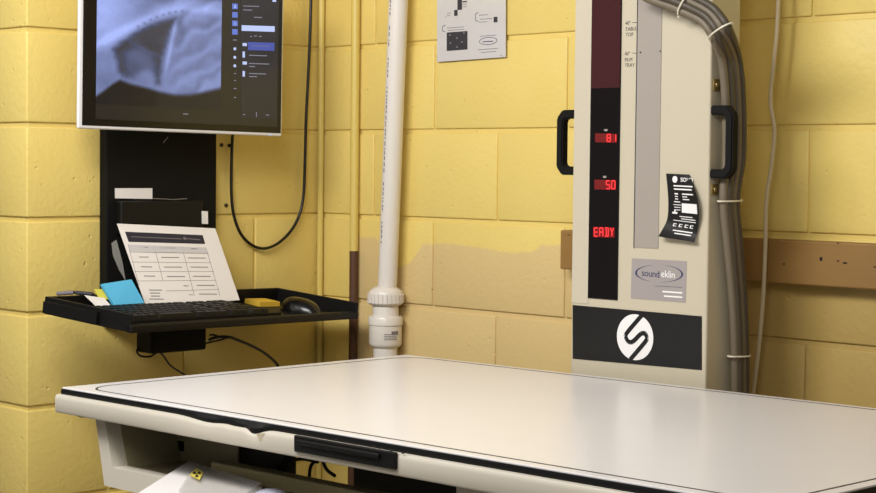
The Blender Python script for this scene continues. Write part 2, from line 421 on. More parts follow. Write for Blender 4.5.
SEG = {'a': ((0, 1), (1, 1)), 'b': ((1, 1), (1, .5)), 'c': ((1, .5), (1, 0)), 'd': ((0, 0), (1, 0)), 'e': ((0, 0), (0, .5)), 'f': ((0, .5), (0, 1)), 'g': ((0, .5), (1, .5)), 'h': ((.4, 0), (.4, 1)), 'y': ((0, 1), (.5, .5)), 'z': ((.5, .5), (1, 1)), 'v': ((.5, .5), (.5, 0))}
CH = {'8': 'abcdefg', '1': 'bc', '5': 'afgcd', '0': 'abcdef', 'E': 'adefg', 'A': 'abcefg', 'D': 'abcdh', 'Y': 'yzv', ' ': ''}
def readout(x0, y0, x1, y1, txt, dimn):
    d = obj('digital_readout', cquad(MB(), [(x0, y0), (x1, y0+.6), (x1, y1+.6), (x0, y1)], .002, .0006), 'led_back', co)
    n = 4; w = (x1-x0)/n; on = MB(); dm = MB()
    for i, ch in enumerate(txt):
        xa, xb = x0+w*i+w*.2, x0+w*(i+1)-w*.18; ya, yb = y0+1.2, y1-.8
        dmm = ch == ' '
        for s_ in CH['8' if dmm else ch]:
            (u0, v0), (u1, v1) = SEG[s_]
            (dm if dmm else on).stroke([C(xa+(xb-xa)*u0, yb+(ya-yb)*v0, .0026), C(xa+(xb-xa)*u1, yb+(ya-yb)*v1, .0026)], .0026 if not dmm else .003, N*.0004)
    obj('lit_digits', on, 'led_red', d)
    if dm.v: obj('unlit_digits', dm, 'led_dim', d)
readout(595.3, 133.3, 616.8, 142.2, '  81', 2)
readout(594.6, 179.6, 616, 189.4, '  50', 2)
readout(593.3, 226.8, 614.6, 237, 'EADY', 0)
mb = MB()
for x, y in ((606, 130.1), (604.8, 176.9)): mb.prism([C(x+1.9*math.cos(a*PI/5), y+1.1*math.sin(a*PI/5), .002) for a in range(10)], N*.0006)
obj('indicator_lamp', mb, 'grey_strip', co)

# big black logo band
band = obj('logo_band', cquad(MB(), [(573, 305), (702, 316.3), (702, 370), (573, 358.6)], 0, .0012), 'label_black', co, label='black band with white letter S emblem')
el = MB(); el.prism([C(635.2+18.2*math.cos(a*PI/24)+2.0*math.sin(a*PI/24)*0, 337.2+23*math.sin(a*PI/24)+1.2*math.cos(a*PI/24), .0012) for a in range(48)], N*.0004)
obj('emblem_disc', el, 'label_white', band)
st = MB(); w = .0088
P_ = [(643.4, 313.6), (627.2, 332.5), (626, 337), (628.5, 341.5), (633, 341.5), (641, 333.8), (645.2, 333.8), (646.8, 337.5), (645.5, 341.5), (630.2, 359.6)]
P_ = catmull([Vector((x, y, 0)) for x, y in P_], 5)
st.stroke([C(p.x, p.y, .0016) for p in P_], w, N*.0004)
obj('emblem_letter', st, 'label_black', band)
# silver sticker
stq = [(632, 258.3), (687, 261.2), (685.8, 302.8), (630.8, 298.5)]
sk = obj('maker_sticker', cquad(MB(), stq, 0, .0005), 'sticker_silver', co, label='silver sticker with an oval blue ring logo')
el = MB()
for j in range(2):
    n = 22; a0 = .62*PI if j == 0 else -.42*PI; pts_o = []; pts_i = []
    a1 = 1.40*PI if j == 0 else .50*PI
    for i in range(n+1):
        a = a0+(a1-a0)*i/n; tt = math.sin(PI*i/n)*1.5+.25
        pts_o.append(C(659.2+24*math.cos(a), 273.6+8.7*math.sin(a)+.03*24*math.cos(a), .0005)); pts_i.append(C(659.2+(24-tt)*math.cos(a), 273.6+(8.7-tt*.35)*math.sin(a)+.03*24*math.cos(a), .0005))
    for i in range(n): el.prism([pts_o[i], pts_o[i+1], pts_i[i+1], pts_i[i]], N*.0003)
obj('oval_ring', el, 'ink_blue', sk)
sl = Vector((1, 0, -.03))
q = text_mb('sound', C(641.5, 275.8, .0005), sl, (0, 0, 1), N, .0185, space=.95); obj('sticker_word', q, 'ink_blue', sk)
q = text_mb('eklin', C(661, 276.8, .0005), sl, (0, 0, 1), N, .0185, space=.95); obj('sticker_word', q, 'label_white', sk)
mb = MB(); mb.stroke([C(655, 286, .0005), C(682, 287.4, .0005)], .0014, N*.0003); obj('sticker_line', mb, 'print_grey', sk)
mb = MB(); mb.stroke([C(662.5, 291.5, .0005), C(682.3, 292.9, .0005)], .0028, N*.0003); mb.stroke([C(664, 296, .0005), C(682.3, 297.3, .0005)], .0028, N*.0003); obj('sticker_line', mb, 'label_white', sk)

# curled black label, peeling at its lower and right sides
def lab(u, v):
    """u 0..1 left to right, v 0..1 top to bottom"""
    L = catmull([Vector(p+(0,)) for p in ((666.2, 173.5), (667.8, 189.5), (668.5, 205), (667, 220.5), (658.5, 236.5))], 6)
    R = catmull([Vector(p+(0,)) for p in ((689.5, 174.6), (695.5, 191), (698.8, 207.5), (698.5, 224.5), (694.5, 242.2))], 6)
    def at(A_, t): i = min(int(t*24), 23); f_ = t*24-i; return A_[i]*(1-f_)+A_[i+1]*f_
    p = at(L, v)*(1-u)+at(R, v)*u
    lift = .001+.016*(max(0, v-.72)/.28)**2*(1-.3*u)+.010*u*u*math.sin(PI*min(1, v*1.1))
    return C(p.x, p.y, lift)
mb = MB(); nu, nv = 10, 22; vs = []; fs = []
for k in (0, .0006):
    for j in range(nv+1):
        for i in range(nu+1): vs.append(lab(i/nu, j/nv)+N*k)
o_ = (nu+1)*(nv+1)
for j in range(nv):
    for i in range(nu):
        a = j*(nu+1)+i; fs += [(a, a+1, a+nu+2, a+nu+1), (o_+a, o_+a+nu+1, o_+a+nu+2, o_+a+1)]
for j in range(nv):
    for i in (0, nu): a = j*(nu+1)+i; fs.append((a, a+nu+1, o_+a+nu+1, o_+a))
for i in range(nu):
    for j in (0, nv): a = j*(nu+1)+i; fs.append((a, a+1, o_+a+1, o_+a))
mb.add(vs, fs); mb.smooth = True
tg = thing('rating_label', C(680, 208), 'curling black label with white print peeling off the column front', 'label')
obj('sheet', mb, 'label_black', tg)
wm = MB()
def lq(u0, v0, u1, v1, mbx=None):
    n = 4
    for i in range(n):
        a, b = u0+(u1-u0)*i/n, u0+(u1-u0)*(i+1)/n
        (mbx or wm).prism([lab(a, v0)+N*.0007, lab(b, v0)+N*.0007, lab(b, v1)+N*.0007, lab(a, v1)+N*.0007], N*.0003)
for u0, v0, u1, v1 in ((.24, .175, .95, .195), (.24, .225, .88, .247), (.24, .30, .36, .32), (.5, .30, .88, .32), (.24, .345, .34, .36), (.5, .345, .66, .36), (.24, .385, .34, .40), (.5, .385, .72, .40), (.2, .43, .40, .445), (.17, .48, .42, .49), (.2, .52, .40, .53), (.2, .56, .4, .57), (.38, .655, .8, .667), (.44, .69, .9, .702), (.2, .725, .92, .735), (.3, .87, .88, .885), (.38, .91, .86, .925), (.14, .60, .30, .63), (.2, .57, .24, .6)): lq(u0, v0, u1, v1)
for u0 in (.24, .42, .60, .76):
    lq(u0, .775, u0+.1, .785); lq(u0, .81, u0+.1, .82); lq(u0, .775, u0+.03, .82)
lq(.45, .455, .95, .60)
c = lab(.34, .085)+N*.0008
wm.prism([c+Vector((.0058*math.cos(a*PI/8), 0, .0062*math.sin(a*PI/8))) for a in range(16)], N*.0004)
q = text_mb('sour'.replace('r', 'n'), lab(.54, .115)+N*.0012, (1, 0, -.03), (0, 0, 1), N, .0165, space=.9); wm.add(q.v, q.f)
obj('white_print', wm, 'label_white', tg)

# grab handles
def handle(side_x, sgn, px_pts, yb):
    pts = catmull([Vector(p) for p in px_pts], 6)
    mb = MB(); mb.tube(pts, .0085, 12); return mb
hz0, hz1 = onY(574, 171, -.2).z, onY(574, 114, -.2).z
hx = onY(564.5, 140, -.2).x
def grab(xf, sg, reach, z0, z1, yc=-.2):
    mb = MB(); xo = xf+sg*reach; w = .0075
    prof_o = [(xf, z0-.008), (xo-sg*.014, z0-.008), (xo, z0+.008), (xo, z1-.008), (xo-sg*.014, z1+.008), (xf, z1+.008)]
    xi = xo-sg*.0165
    prof_i = [(xf, z1-.009), (xi-sg*.004, z1-.009), (xi, z1-.014), (xi, z0+.014), (xi-sg*.004, z0+.009), (xf, z0+.009)]
    pts = [Vector((x, yc+.0095, z)) for x, z in prof_o+prof_i]
    k = len(pts); bm = bmesh.new(); A_ = [bm.verts.new(p) for p in pts]; B_ = [bm.verts.new(p+Vector((0, -.019, 0))) for p in pts]
    n6 = 6
    for i in range(n6-1):
        j = k-1-i
        bm.faces.new([A_[i], A_[i+1], A_[j-1], A_[j]]); bm.faces.new([B_[j], B_[j-1], B_[i+1], B_[i]])
        bm.faces.new([A_[i], B_[i], B_[i+1], A_[i+1]]); bm.faces.new([A_[j], A_[j-1], B_[j-1], B_[j]])
    bm.faces.new([A_[0], A_[k-1], B_[k-1], B_[0]]); bm.faces.new([A_[5], B_[5], B_[6], A_[6]])
    bmesh.ops.recalc_face_normals(bm, faces=bm.faces)
    bmesh.ops.bevel(bm, geom=list(bm.edges), offset=.0025, segments=2, affect='EDGES'); bm.verts.index_update()
    mb.add([v.co.copy() for v in bm.verts], [[v.index for v in f.verts] for f in bm.faces]); bm.free(); return mb
obj('grab_handle', grab(CX0+.0003, -1, CX0-onY(559, 140, -.2).x, hz0, hz1), 'matt_black', co)
rz0, rz1 = onX(720, 172, CX1+.02).z, onX(720, 112, CX1+.02).z
obj('grab_handle', grab(CX1-.0003, 1, onY(735.5, 140, -.24).x-CX1, rz0-.004, rz1+.004, -.24), 'matt_black', co)
# cable brackets on the right side
mb = MB()
for y0, y1 in ((79, 91), (184, 195)):
    za, zb_ = onX(716, y1, CX1).z, onX(716, y0, CX1).z
    ya, yb = onX(712.5, 85, CX1).y, onX(719, 85, CX1).y
    mb.box(CX1, CX1+.003, ya, yb, za, zb_, .0008, 1)
    mb.box(CX1, CX1+.012, yb+.004, yb+.016, za, zb_, .001, 1)
    mb.lathe((CX1+.003, (ya+yb)/2, (za+zb_)/2), (1, 0, 0), [(0, .005), (.002, .0045), (.0028, .002)], 10)
obj('cable_bracket', mb, 'brass', co, label='brass coloured cable bracket')

# ------------------------------------------------------------------ cable bundle
cl = [(640, -16), (655, -8), (673, -2), (692, 6), (709, 16), (721, 33), (729, 55), (732.5, 78), (734, 104), (734.5, 130), (734, 160), (730, 200), (734, 250), (738, 300), (740, 350), (740.5, 412), (741, 470)]
hw = [12, 12, 12, 12, 12, 12, 11.5, 11.5, 11.5, 11.5, 11, 8.8, 8.3, 7.8, 7.6, 7.6, 7.6]
dep = [('Y', -.295), ('Y', -.292), ('Y', -.288), ('Y', -.284), ('Y', -.282), ('Y', -.276)]+[('X', 1.384)]*11
def bundle_path(f_, lift):
    out = []
    for i, (x, y) in enumerate(cl):
        a = Vector(cl[max(i-1, 0)]); b = Vector(cl[min(i+1, len(cl)-1)]); d = (b-a).normalized(); nrm = Vector((-d.y, d.x))
        q = Vector((x, y))-nrm*hw[i]*f_
        k, v = dep[i]
        if k == 'Y': P = onY(q.x, q.y, v-lift)
        else:
            P = onX(q.x, q.y, v+lift)
        out.append(P)
    # down behind the table to the floor
    return catmull(out, 10)
for i, (f_, lift, m_, r) in enumerate(((-.72, 0, 'conduit_grey', .0085), (-.20, .004, 'conduit_dark', .0078), (.28, 0, 'conduit_grey', .0078), (.74, .002, 'conduit_dark', .0072))):
    base = bundle_path(f_, lift)
    # resample finely for the ribs
    pts = []; rad = []
    for a, b in zip(base[:-1], base[1:]):
        n = max(1, int((b-a).length/.0022))
        for j in range(n): pts.append(a.lerp(b, j/n))
    rad = [r*(1 if k % 2 else .93) for k in range(len(pts))]
    lb = ['light grey ribbed cable nearest the column in the bundle', 'darker cable second from the column in the zip-tied bundle', 'grey ribbed cable third from the column in the bundle', 'dark outermost cable of the bundle, farthest from the column'][i]
    tag(obj('corrugated_cable', MB().tube(pts, rad, 10), m_), lb, 'cable', 'cables bundled beside the column')
zl = ['white zip tie around the cables where they cross the column top', 'white zip tie at the bend of the cable bundle', 'white zip tie below the lower bracket on the cable bundle', 'white zip tie lowest on the cable bundle near the table']
for i, (x, y, ang, ww) in enumerate(((686, 4, -60, 14), (721, 31, -35, 14), (730, 201, -2, 10.5), (739, 356, -3, 9.5))):
    a = math.radians(ang); dx, dy = math.cos(a), math.sin(a)
    k = ('Y', -.284) if i < 2 else ('X', 1.384)
    f2 = (lambda px, py, l: onY(px, py, k[1]-l)) if i < 2 else (lambda px, py, l: onX(px, py, k[1]+l))
    loop = []
    nr = Vector((0, -1, 0)) if i < 2 else Vector((1, 0, 0))
    c = f2(x, y, 0.0); e = f2(x+dx*ww, y+dy*ww, 0.0)-c
    for j in range(25):
        t_ = 2*PI*j/24; loop.append(c+e*math.cos(t_)+nr*(.0135*math.sin(t_)))
    mb = MB().tube(loop, .0018, 6); h0 = c-e*1.0 if i < 2 else c+e*1.0
    mb.frame_box(h0-Vector((.003, .003, .003)), (.006, 0, 0), (0, .006, 0), (0, 0, .006), .001, 1)
    tag(obj('zip_tie', mb, 'zip_white'), zl[i], 'zip tie', 'zip ties on the cable bundle')
pts = catmull([onY(x, y, -.058) for x, y in ((779, -40), (778.5, -5), (777, 30), (773.5, 65), (770.5, 100), (774.5, 130), (771.5, 165), (766.5, 200), (765.3, 250), (763, 300), (758.5, 350), (752.5, 400), (748, 450))], 8)
tag(obj('thin_cable', MB().tube(pts, .0042, 10), 'wire_beige'), 'single thin beige cable hanging down the yellow wall right of the column', 'cable')

# ------------------------------------------------------------------ table
TZ = .92+.0236; TH = math.radians(.4)
TP = Vector((.628, -1.130, 0)); TX = Vector((math.cos(TH), math.sin(TH), .0052)); TY = Vector((-math.sin(TH), math.cos(TH), 0)); TZv = Vector((0, 0, 1))
TL, TD = 1.500, .838
def T(u, v, z): return TP+TX*u+TY*v+TZv*z
def tbox(mb, u0, u1, v0, v1, z0, z1, bev=0, seg=2): return mb.frame_box(T(u0, v0, z0), TX*(u1-u0), TY*(v1-v0), TZv*(z1-z0), bev, seg)
tb = thing('xray_table', T(TL/2, TD/2, 0), 'large white flat-topped x-ray table with black edge gasket in front of the column', 'table')
top = obj('table_top', tbox(MB(), 0, TL, 0, TD, TZ-.0032, TZ, .001, 2), 'white_laminate', tb)
def rrect(ins, r, n=10):
    o = []; e_ = .014
    for cx_, cy_, a0 in ((TL-ins-r, ins+r, -PI/2), (TL-ins-r, TD-ins-r, 0), (ins+e_+r, TD-ins-r, PI/2), (ins+e_+r, ins+r, PI)):
        for i in range(n+1): a = a0+PI/2*i/n; o.append((cx_+r*math.cos(a), cy_+r*math.sin(a)))
    return o
# thin dark inlay line
pi_, po_ = rrect(.0228, .0575), rrect(.0188, .0615); mb = MB(); n = len(pi_)
for i in range(n):
    j = (i+1) % n; a, b, c, d = pi_[i], pi_[j], po_[j], po_[i]
    w_ = 1
    mb.prism([T(*p, TZ+.0001) for p in (a, b, c, d)], TZv*.0003)
obj('inlay_line', mb, 'grey_line', top)
mb = MB()
for x, y, s_ in ((738, 401, .008), (739, 412, .004), (691, 483, .004), (610, 397, .006), (615, 400, .004), (508, 385, .004)):
    c = onZ(x, y, TZ+.0001); mb.prism([c+Vector((s_*.8*math.cos(a*PI/5), s_*.5*math.sin(a*PI/5), 0)) for a in range(10)], TZv*.0002)
obj('scuff_mark', mb, 'stain', top)
# gasket ring under the top edge, sagging in two places at the front
def u_at(px, py): P = onY(px, py, TP.y+.01); return (P-TP).dot(TX)
GT, GB = TZ-.0032, TZ-.0122
def sag(u):
    s_ = 0
    for px, py, d, w_ in ((212, 416, .0040, .050), (259.5, 425, .0085, .022), (243, 422, .0030, .05)):
        uu = u_at(px, py); s_ = max(s_, d*math.exp(-((u-uu)/w_)**2))
    return s_
mb = MB(); nst = 160; vs = []; fs = []
for i in range(nst+1):
    u = TL*i/nst; g = sag(u); out = -.0015-g*.9
    vs += [T(u, -.0015, GT), T(u, out-.001, (GT+GB-g)/2), T(u, out, GB-g), T(u, .01, GB-g), T(u, .01, GT)]
for i in range(nst):
    for j in range(5): a = i*5+j; b = i*5+(j+1) % 5; fs.append((a, b, b+5, a+5))
fs += [tuple(range(5)), tuple(range(nst*5, nst*5+5))[::-1]]
mb.add(vs, fs); mb.smooth = True
tbox(mb, -.0015, .012, .01, TD, GB, GT); tbox(mb, TL-.012, TL+.0015, .01, TD, GB, GT); tbox(mb, .01, TL-.01, TD-.012, TD+.001, GB, GT)
obj('edge_gasket', mb, 'black_gasket', tb)
# apron
AT, AB = GB, TZ-.0440
mb = MB(); vs = []; fs = []
for i in range(nst+1):
    u = -.005+(TL+.010)*i/nst; g = sag(u)*.92
    prof = [(-.004, AT-g), (-.0085, AT-.0008-g), (-.0105, AT-.004-g), (-.011, AT-.008-g*.6), (-.011, AB+.003), (-.009, AB), (.012, AB), (.012, AT-g)]
    vs += [T(u, v, z) for v, z in prof]
k = 8
for i in range(nst):
    for j in range(k): a = i*k+j; b = i*k+(j+1) % k; fs.append((a, b, b+k, a+k))
fs += [tuple(range(k)), tuple(range(nst*k, nst*k+k))[::-1]]
mb.add(vs, fs); mb.smooth = True
tbox(mb, -.005, .012, .012, TD+.004, AB, AT, .002); tbox(mb, TL-.012, TL+.008, .012, TD+.004, AB, AT, .002); tbox(mb, .012, TL-.012, TD-.012, TD+.004, AB, AT, .002)
ap = obj('apron', mb, 'apron_paint', tb)
obj('under_tray', tbox(MB(), .012, TL-.012, .012, TD-.012, AB+.004, AT-.004), 'dark_metal', tb)
def FY(px, py, k=0):   # point on the apron front face
    n_ = -TY; d = ray(px, py); P0 = T(0, -.011-k, 0); return CAM+d*((P0-CAM).dot(n_)/d.dot(n_))
hd = [FY(294, 437), FY(395.5, 454.5), FY(395.5, 471), FY(294, 454.5)]
u0 = (hd[0]-TP).dot(TX); u1 = (hd[1]-TP).dot(TX); z1 = (hd[0].z+hd[1].z)/2; z0 = (hd[2].z+hd[3].z)/2
hb = obj('pull_handle', tbox(MB(), u0, u1, -.016, -.010, z0, z1, .002), 'black_plastic', tb)
obj('finger_grip', tbox(MB(), u0+.012, u1-.03, -.021, -.015, z0+.012, z1-.005, .002), 'black_gasket', hb)
mb = MB()
for px, py, s_ in ((391, 450.4, .004), (398.5, 451.6, .0025), (403, 453.2, .003), (407, 452.8, .002), (336, 439.5, .002), (374, 446, .002)):
    c = FY(px, py, .0001); mb.prism([c+TX*s_*math.cos(a*PI/4)+TZv*s_*.45*math.sin(a*PI/4) for a in range(8)], -TY*.0003)
obj('chip_mark', mb, 'print_dark', ap)
mb = MB(); mb.prism([FY(x, y, .0002) for x, y in ((256, 433.5), (265, 433.2), (262.5, 437), (261.3, 441), (259.7, 441), (258, 437))], -TY*.0002)
obj('drip_stain', mb, 'stain_brown', ap)
mb = MB(); c = T(.045, .02, AB); mb.lathe(c-TZv*.006, TZv, [(0, .010), (.002, .016), (.006, .017)], 16)
obj('bumper', mb, 'black_gasket', tb)
# fascia with a slanted left post and a low rail, carcass behind
VF = .02
def FP(px, py, v=VF): P0 = T(0, v, 0); d = ray(px, py); n_ = TY; return CAM+d*((P0-CAM).dot(n_)/d.dot(n_))
def fz(px, py): return FP(px, py).z
def fu(px, py): return (FP(px, py)-TP).dot(TX)
uA, uB = fu(93.5, 413), fu(103, 486); uC, uD = fu(102.5, 419), fu(111, 467)
zR1 = fz(111, 467.5); zR0 = fz(103, 485.5); zT = AB+.001; uRi = fu(454, 486); uRo = TL-uA
mb = MB()
mb.prism([T(uA, VF, zT), T(uC, VF, zT), T(uD, VF, zR1), T(uD, VF, zR0), T(uB, VF, zR0)], TY*.03)
mb.prism([T(uD, VF, zR0), T(uRi, VF, zR0), T(uRi, VF, zR1), T(uD, VF, zR1)], TY*.03)
mb.prism([T(uRi, VF, zR0), T(uRo-(uB-uA), VF, zR0), T(uRo, VF, zT), T(uRi, VF, zT)], TY*.03)
fr = obj('front_frame', mb, 'apron_paint', tb)
mb = MB()
Pf = CAM+ray(198, 463)*((zR1-.004-CAM.z)/ray(198, 463).z); vfar = (Pf-TP).dot(TY)
tbox(mb, uD-.004, uRi+.2, VF+.03, vfar, zR0+.004, zR1-.004)
fl = obj('shelf_floor', mb, 'olive_paint', tb)
mb = MB(); vb = vfar-.01
uH = (FP(236, 440, vb)-TP).dot(TX)
mb.prism([T(uC-.004, VF+.03, zT), T(uC-.004+.004, VF+.03, zT), T(uD+.004, VF+.03, zR1-.004), T(uD, VF+.03, zR1-.004)], TY*(vb-VF-.03))
tbox(mb, uC-.002, uH, vb, vb+.004, zR1-.004, zT)
bk = obj('inner_panel', mb, 'olive_paint', tb)
mb = MB(); hc = FP(180.5, 446, vb-.001); mb.frame_box(hc-TX*.009-TZv*.009, TX*.018, TY*.0008, TZv*.018); obj('square_hole', mb, 'black_gasket', bk)
mb = MB(); tbox(mb, uH-.04, (FP(283, 465, vb+.02)-TP).dot(TX), vb+.02, vb+.045, zR1-.03, zT); 
uG = (FP(352, 470, vb+.05)-TP).dot(TX); tbox(mb, uG, uG+.40, vb+.05, vb+.2, zR0-.05, zT)
obj('drive_housing', mb, 'dark_metal', tb)
vc = .105
zc_ = (FP(198, 463, vc).z+FP(270, 474.5, vc).z+FP(365, 492, vc).z)/3
mb = MB(); tbox(mb, (FP(209, 472, vc)-TP).dot(TX), uRi+.1, vc, vc+.03, zR1-.004, zc_, .003)
obj('film_drawer', mb, 'olive_light', tb, label='olive-beige film drawer front')
mb = MB(); tbox(mb, .62, 1.05, .22, .50, 0, zR0+.004, .006); tbox(mb, .34, 1.13, .14, .66, 0, .06, .006)
tbox(mb, uRi+.01, uRi+.25, VF+.05, .3, zR0, zT)
obj('pedestal', mb, 'apron_paint', tb)
mb = MB()
for ps in (((278, 466), (300, 459), (318, 462)), ((309, 480), (311, 466), (319, 458)), ((322, 460), (327, 470), (335, 476)), ((283, 461), (279, 468), (272, 468)), ((288, 462), (284, 470), (277, 471))):
    mb.tube(catmull([FP(x, y, vb+.02) for x, y in ps], 6), .003, 6)
obj('wiring', mb, 'cable_black', tb)

# papers and handset lying on the shelf floor
zs = zR1+.0005
def SZ(px, py, k=0): return onZ(px, py, zs+k)
mb = MB(); q = [SZ(128, 506), SZ(189, 466.5), SZ(262, 489), SZ(215, 520)]
mb.prism(q, TZv*.010)
tag(obj('document_folder', mb, 'paper'), 'stack of white papers poking out over the rail below the table', 'papers')
mb = MB(); k2 = .0110
q = [SZ(178, 492, k2), SZ(196.5, 462.5, k2+.004), SZ(201, 462, k2+.004), SZ(208, 470, k2), SZ(262, 489, k2), SZ(230, 515, k2)]
mb.prism(q, TZv*.0015)
sv = thing('document_sleeve', SZ(210, 485, .010), 'clear plastic sleeve with a yellow radiation sticker on top of the papers', 'plastic sleeve')
obj('sleeve', mb, 'clear_sleeve', sv)
k3 = .0165; mb = MB(); mb.prism([SZ(x, y, k3) for x, y in ((189.5, 475), (196.5, 468), (203.5, 472.5), (199.5, 480))], TZv*.0003)
lb_ = obj('radiation_sticker', mb, 'trefoil_yellow', sv, label='yellow sticker with black radiation trefoil')
mb = MB()
for a0 in (90, 210, 330):
    pts = [(196.8+.8*math.cos(math.radians(a0+k)), 474+.6*math.sin(math.radians(a0+k))) for k in (-28, 28)]+[(196.8+4.2*math.cos(math.radians(a0+k)), 474+3.2*math.sin(math.radians(a0+k))) for k in (28, 0, -28)]
    mb.prism([SZ(x, y, k3+.0004) for x, y in pts], TZv*.0003)
obj('trefoil', mb, 'black_gasket', lb_)
c = SZ(269, 500, 0)
hs = thing('handset', c, 'rounded silver-white plastic handset end showing at the bottom edge beside the papers', 'handset')
mb = MB(); vs = []; fs = []; nn_, mm_ = 20, 10
ax = (TX*.85+TY*.5).normalized(); ay = Vector((-ax.y, ax.x, 0))
for j in range(mm_+1):
    ph = PI/2*j/mm_
    for i in range(nn_): a = 2*PI*i/nn_; vs.append(c+ax*(.027*math.cos(a)*math.cos(ph))+ay*(.042*math.sin(a)*math.cos(ph))+TZv*(.004+.013*math.sin(ph)))
for j in range(mm_):
    for i in range(nn_): fs.append((j*nn_+i, j*nn_+(i+1) % nn_, (j+1)*nn_+(i+1) % nn_, (j+1)*nn_+i))
mb.add(vs, fs); mb.smooth = True; obj('shell', mb, 'silver_plastic', hs)
mb = MB(); mb.prism([c+ax*(.0295*math.cos(a*PI/10))+ay*(.0445*math.sin(a*PI/10)) for a in range(20)], TZv*.005); obj('rim', mb, 'black_plastic', hs)

# ------------------------------------------------------------------ wall panel behind the monitor
XP = .028
pa, pb = onX(100, 130, .004), onX(217, 135, XP)
pn = thing('mounting_panel', (0.02, (pa.y+pb.y)/2, 1.05), 'tall black metal workstation mounting panel fixed to the left yellow wall', 'wall mount')
zpb = .985
obj('backplate', MB().box(.0005, XP, pa.y, pb.y, zpb, 1.72, .004, 2), 'matt_black', pn)
def PX(x, y, k=0): return onX(x, y, XP+k)
def pquad(pts, k=0, th=.0006): return MB().prism([PX(x, y, k) for x, y in pts], (th, 0, 0))
obj('paper_tape', pquad([(114.8, 188.2), (152.2, 188.2), (152.3, 199), (115, 198.3)]), 'paper', pn)
s_ = obj('scratch_mark', MB().stroke([PX(x, y) for x, y in ((153, 198.6), (166, 199), (172, 199.5), (180, 199), (187, 198.6))], .0012, (.0003, 0, 0)), 'grey_strip', pn)
obj('scratch_mark', MB().stroke([PX(x, y) for x, y in ((163, 143), (168, 137))], .0025, (.0003, 0, 0)), 'print_grey', pn)
dh = thing('document_holder', PX(160, 230), 'black plastic document ledge on the mounting panel behind the printed sheet', 'document holder')
h0, h1 = PX(115, 199.5), PX(203.5, 203)
obj('ledge', MB().box(XP+.0005, .052, onX(115, 203, XP).y, onX(203.5, 203, .052).y, onX(160, 225, .052).z-.02, onX(160, 201, .052).z, .004, 3), 'black_plastic', dh)
obj('side_clip', MB().prism([onX(x, y, .056) for x, y in ((111.5, 243), (116, 240), (122, 262), (125, 280), (119, 270), (113, 256))], (.002, 0, 0)), 'clear_sleeve', dh)
obj('rocker_switch', MB().prism([onX(x, y, .0523) for x, y in ((201.6, 211), (207.4, 211.3), (207.6, 224), (201.8, 223.8))], (.002, 0, 0)), 'label_white', dh)
# wall screws
for x, y, lb in ((221, 145, 'small dark screw in the yellow wall just right of the mounting panel'), (228.8, 145.5, 'small dark screw in the yellow wall behind the hanging black cable'), (225.5, 205.3, 'lowest small dark screw in the yellow wall right of the mounting panel')):
    tag(obj('wall_screw', MB().lathe(onX(x, y, -.001), (1, 0, 0), [(0, .0045), (.004, .0045), (.0055, .003)], 12), 'screw_dark'), lb, 'screw', 'screws beside the mounting panel')

# ------------------------------------------------------------------ monitor
XM = .13
mbl, mbr = onX(78, 128.5, XM), onX(282, 136.5, XM)
MR = (mbr-mbl).normalized(); MN = Vector((1, 0, 0)); MN = (MN-MR*MN.dot(MR)).normalized(); MU = MN.cross(MR)
if MU.z < 0: MU = -MU
MW = (mbr-mbl).length; MH = .352
mo = thing('computer_monitor', mbl+MR*MW/2, 'white-framed computer monitor showing a chest x-ray above the keyboard tray', 'monitor')
def M(u, v, k=0): return mbl+MR*u+MU*v+MN*k
mb = MB(); mb.frame_box(M(0, 0, -.009), MR*MW, MU*MH, MN*.009, .004, 4); mb.frame_box(M(.06, .05, -.032), MR*(MW-.12), MU*(MH-.1), MN*.026, .01, 3)
obj('housing', mb, 'monitor_white', mo)
def MPx(x, y, k=0):
    d = ray(x, y); P0 = M(0, 0, k); return CAM+d*((P0-CAM).dot(MN)/d.dot(MN))
rim = .0095
obj('glass_front', MB().frame_box(M(rim, rim*.75, -.002), MR*(MW-2*rim+.005), MU*(MH-2*rim), MN*.0035, .001, 1), 'bezel_black', mo)
def uv(x, y, k=.0015): P = MPx(x, y, k)-mbl; return P.dot(MR), P.dot(MU)
su0, sv0 = uv(95.5, 119); su1, _ = uv(277.5, 100); svt = MH-.03
sc = obj('screen', MB().frame_box(M(su0, sv0, .0015), MR*(su1-su0), MU*(svt-sv0), MN*.0004), 'screen_black', mo)
# x-ray picture: a grid with a colour attribute giving the screen's picture
xu0, xu1 = su0, uv(221, 60)[0]; xv0 = uv(97, 104)[1]; xv1 = svt-.004
NX, NY = 150, 130
def sst(a, b, x): t = max(0, min(1, (x-a)/(b-a))); return t*t*(3-2*t)
def poly_d(pts, x, y):
    ins = False; dm = 1e9; n = len(pts)
    for i in range(n):
        x1, y1 = pts[i]; x2, y2 = pts[(i+1) % n]
        if (y1 > y) != (y2 > y) and x < (x2-x1)*(y-y1)/(y2-y1)+x1: ins = not ins
        L2 = (x2-x1)**2+(y2-y1)**2; t = max(0, min(1, ((x-x1)*(x2-x1)+(y-y1)*(y2-y1))/L2))
        dm = min(dm, math.hypot(x-x1-t*(x2-x1), y-y1-t*(y2-y1)))
    return dm if ins else -dm
LUNG = [(113, 49), (122, 42), (132, 35), (142, 29), (153, 24), (163, 21), (175, 18.5), (171, 29), (167, 42), (163, 56), (161, 68), (160, 84), (156, 84), (153, 74), (147, 70), (140, 72), (133, 78), (126, 77), (119, 72), (117, 60)]
HEART = [(124, 52), (133, 47), (143, 47), (152, 53), (157, 64), (159, 84), (150, 84), (138, 86), (128, 78), (124, 66)]
SP = [(96, 45), (110, 38), (125, 30), (140, 22), (155, 14.5), (170, 9.5), (185, 7.5), (200, 8), (222, 12)]
EDGE = [(94, 100), (104, 93), (113, 86), (120, 82), (130, 86), (146, 90), (160, 94), (175, 97), (190, 97), (205, 94), (222, 90)]
